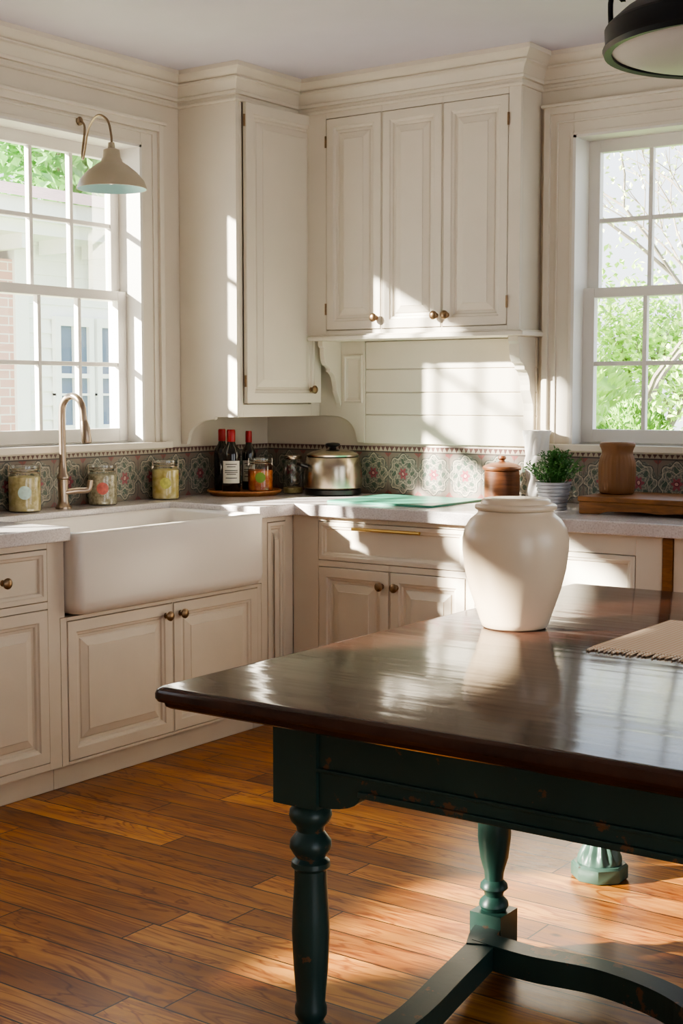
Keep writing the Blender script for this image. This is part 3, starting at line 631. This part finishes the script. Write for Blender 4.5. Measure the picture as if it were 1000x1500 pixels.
# ---------------------------------------------------------------- outdoors
LAWN=simple('lawn_grass',rgb(160,186,110),.9,var=.3,scale=3)
bm=bmesh.new(); box(bm,-40,5,.4,45,-.72,-.62); box(bm,-40,-.4,-2.0,.4,-.72,-.62); mk('lawn',bm,LAWN,None,label='sunny green lawn around the house',cat='grass',kind='stuff')
bm=bmesh.new(); box(bm,5.01,30,-30,20,-.72,-.62); box(bm,-30,5.01,-30,-2.01,-.72,-.62); mk('bounce_ground',bm,simple('pale_bounce_ground',rgb(186,184,182),.8,var=.08),None,label='unseen pale ground added for neutral bounce light outside the house',cat='paving',kind='stuff')  # unseen ground added so bounce light stays neutral, not lawn green
SID=simple('white_siding',rgb(244,244,244),.6,var=.02)
g=G('red_brick'); b_=g.n('ShaderNodeTexBrick'); co=g.coord(); cs=g.n('ShaderNodeSeparateXYZ'); g.put(cs.inputs[0],co); g.put(b_.inputs[0],g.comb(cs.outputs[1],cs.outputs[2],0.0))
b_.inputs['Scale'].default_value=1; b_.inputs['Brick Width'].default_value=.22; b_.inputs['Row Height'].default_value=.075; b_.inputs['Mortar Size'].default_value=.006
b_.inputs['Color1'].default_value=rgb(206,160,150); b_.inputs['Color2'].default_value=rgb(216,174,162); b_.inputs['Mortar'].default_value=rgb(228,220,214)
g.set(Base_Color=b_.outputs[0],Roughness=.8); BR=g.m
HX=-5.0
h=thing('neighbor_house','white clapboard house with brick wing and sash window','house',(HX-1.5,5,-.6))
bm=bmesh.new(); z=-.6
while z<2.75:
    y0_=2.92
    vs=[bm.verts.new(p) for p in ((HX+.02,y0_,z),(HX+.02,9,z),(HX,9,z+.125),(HX,y0_,z+.125))]; bm.faces.new(vs)
    vs=[bm.verts.new(p) for p in ((HX,y0_,z),(HX,9,z),(HX+.02,9,z),(HX+.02,y0_,z))]; bm.faces.new(vs); z+=.125
box(bm,HX-3,HX-.01,2.92,9,-.6,2.8); mk('siding_wall',bm,SID,h)
bm=bmesh.new(); box(bm,HX-3,HX+.05,-.5,2.9,-.6,2.5); mk('brick_wall',bm,BR,h)
bm=bmesh.new(); box(bm,HX,HX+.08,2.80,2.95,-.6,2.8); box(bm,HX-3,HX+.5,-.6,9.2,2.78,2.95); box(bm,HX-3,HX+.42,-.6,9.2,2.68,2.78)
for i in range(10): box(bm,HX+.05,HX+.4,2.6+i*.5,2.68+i*.5,2.56,2.68)
mk('eave_trim',bm,SID,h)
bm=bmesh.new(); vs=[bm.verts.new(p) for p in ((HX+.55,-.8,2.95),(HX+.55,9.4,2.95),(HX-1.8,9.4,3.5),(HX-1.8,-.8,3.5))]; bm.faces.new(vs); mk('roof',bm,simple('shingle_roof',rgb(176,150,146),.9,var=.2,scale=12),h)
BG=simple('blue_reflecting_glass',rgb(96,112,136),.1)
def hwin(y0,y1,z0,z1):
    bm=bmesh.new(); M=ML(HX+.02); grid(bm,M,y0,y1,z0,z1,0,.05,[(y0+.06,y1-.06,z0+.08,(z0+z1)/2-.02),(y0+.06,y1-.06,(z0+z1)/2+.02,z1-.08)])
    ym=(y0+y1)/2; mbox(bm,M,ym-.012,ym+.012,z0,z1,0,.04); mbox(bm,M,y0,y1,z0+.33*(z1-z0)-.0,z0+.33*(z1-z0)+.02,0,.04)
    w=mk('house_window',bm,SID,h)
    bm=bmesh.new(); mbox(bm,M,y0+.05,y1-.05,z0+.05,z1-.05,.0,.015); mk('house_window_pane',bm,BG,w)
hwin(3.26,3.72,1.02,2.05); hwin(3.76,4.22,1.02,2.05)

BARK=simple('bark',rgb(150,138,124),.9,var=.2)
def tree(label,x,y,h,n,leafc,spread=1.6,seed=1,leaf=.09,low=.30,depth=5,thick=.016):
    random.seed(seed); T=thing('tree',label,'tree',(x,y,-.6),group='garden trees'); bm=bmesh.new(); tips=[]
    def br(p,d,l,r,dep):
        q=p+d*l; mid=(p+q)/2+Vector((random.uniform(-1,1),random.uniform(-1,1),0))*l*.06
        tube(bm,[p,mid,q],r,6,[r,r*.85,r*.68])
        if dep==0: tips.append(q); return
        if dep<3: tips.append(mid)
        for i in range(random.choice((2,3))):
            nd=(d+Vector((random.uniform(-1,1),random.uniform(-1,1),random.uniform(-.25,.6)))*.75).normalized(); br(q,nd,l*random.uniform(.62,.82),r*.62,dep-1)
    br(Vector((x,y,-.6)),Vector((0,0,1)),h*low,h*thick,depth); mk('trunk',bm,BARK,T,norm=False)
    if n:
        bm=bmesh.new()
        for i in range(n):
            p=random.choice(tips)+Vector((random.gauss(0,1),random.gauss(0,1),random.gauss(0,1)))*spread*.22
            leafbm(bm,p,(random.uniform(-1,1),random.uniform(-1,1),random.uniform(-1,1)),leaf*random.uniform(.7,1.3),leaf*.35)
        mk('foliage',bm,leafc,T,norm=False)
LG=simple('spring_leaves',rgb(186,220,120),.6,var=.3,scale=2); LG2=simple('yellow_green_leaves',rgb(222,234,170),.6,var=.2,scale=2); LG3=simple('deep_green_leaves',rgb(120,170,96),.6,var=.3,scale=2)
tree('leafy spring tree with light green foliage in garden',.45,5.0,3.3,2600,LG,1.1,3,.06,.22)
tree('thin budding tree with bare branches beyond window',-1.9,8.8,7.0,900,LG2,2.0,5,.06,.25,5,.008)
tree('bare branched tree with few yellow green leaves',-2.4,13.5,9,800,LG2,2.6,8,.09,.25,5,.008)
tree('spreading green tree at the far side of lawn',-5.2,17.5,5.2,5000,LG,2.6,11,.14,.2)
tree('dark green tree behind the neighboring house',-11.5,9.2,8.5,6000,LG3,3.4,13,.22,.25)
def bush(label,x,y,r,mat,n=1600,hz=1.0):
    k=thing('bush',label,'bush',(x,y,-.6),group='garden bushes'); bm=bmesh.new()
    bmesh.ops.create_icosphere(bm,subdivisions=3,radius=r*.86)
    c=Vector((x,y,-.60+r*hz*.90))
    for v in bm.verts: v.co=Vector((v.co.x*(1+.06*math.sin(9*v.co.y)),v.co.y,v.co.z*hz))+c
    for i in range(n):
        d=Vector((random.gauss(0,1),random.gauss(0,1),random.gauss(0,1))).normalized(); p=c+Vector((d.x,d.y,d.z*hz))*r*.88
        if p.z<-.3: continue
        leafbm(bm,p,d+Vector((random.uniform(-.6,.6),random.uniform(-.6,.6),.4)),r*.16,r*.04)
    mk('foliage',bm,mat,k,norm=False)
bush('tall clipped green bush outside the window',-1.0,6.6,.50,simple('bush_green',rgb(120,162,70),.6,var=.3),3000,2.1)
bush('pale green hedge bush beside the lawn',-5.0,13,1.4,LG,2200,1.0)
bush('light green bush near the window',-3.4,10.6,.9,LG,1500,1.1)

# ---------------------------------------------------------------- light
wd=bpy.data.worlds.new('world'); S.world=wd; wd.use_nodes=True; nt=wd.node_tree; bg=nt.nodes['Background']
tc_=nt.nodes.new('ShaderNodeTexCoord'); sx=nt.nodes.new('ShaderNodeSeparateXYZ'); nt.links.new(tc_.outputs['Generated'],sx.inputs[0])
rp=nt.nodes.new('ShaderNodeValToRGB'); nt.links.new(sx.outputs[2],rp.inputs[0]); e=rp.color_ramp.elements
e[0].position=0; e[0].color=(.95,.98,1,1); e[1].position=.6; e[1].color=(.64,.78,1,1); nt.links.new(rp.outputs[0],bg.inputs[0]); bg.inputs[1].default_value=3.7
sn=bpy.data.lights.new('sun','SUN'); sn.energy=66; sn.angle=math.radians(1.8); sn.color=(1,.94,.82)
so=bpy.data.objects.new('sun',sn); COL.objects.link(so); so.location=(-6,-7,6); so.rotation_euler=Vector((.95,1,-.53)).to_track_quat('-Z','Y').to_euler()

# ---------------------------------------------------------------- camera
cd=bpy.data.cameras.new('camera'); cd.sensor_fit='VERTICAL'; cd.sensor_height=36; cd.sensor_width=24; cd.lens=2035.89/1500*36; cd.clip_end=200
co=bpy.data.objects.new('camera',cd); COL.objects.link(co); co.location=(4.1499,-5.2243,1.3656)
co.rotation_euler=(math.radians(90-4.811),0,math.radians(35.414)); S.camera=co
S.view_settings.view_transform='AgX'; S.view_settings.exposure=-0.3
try: S.view_settings.look='AgX - Medium High Contrast'
except Exception: pass
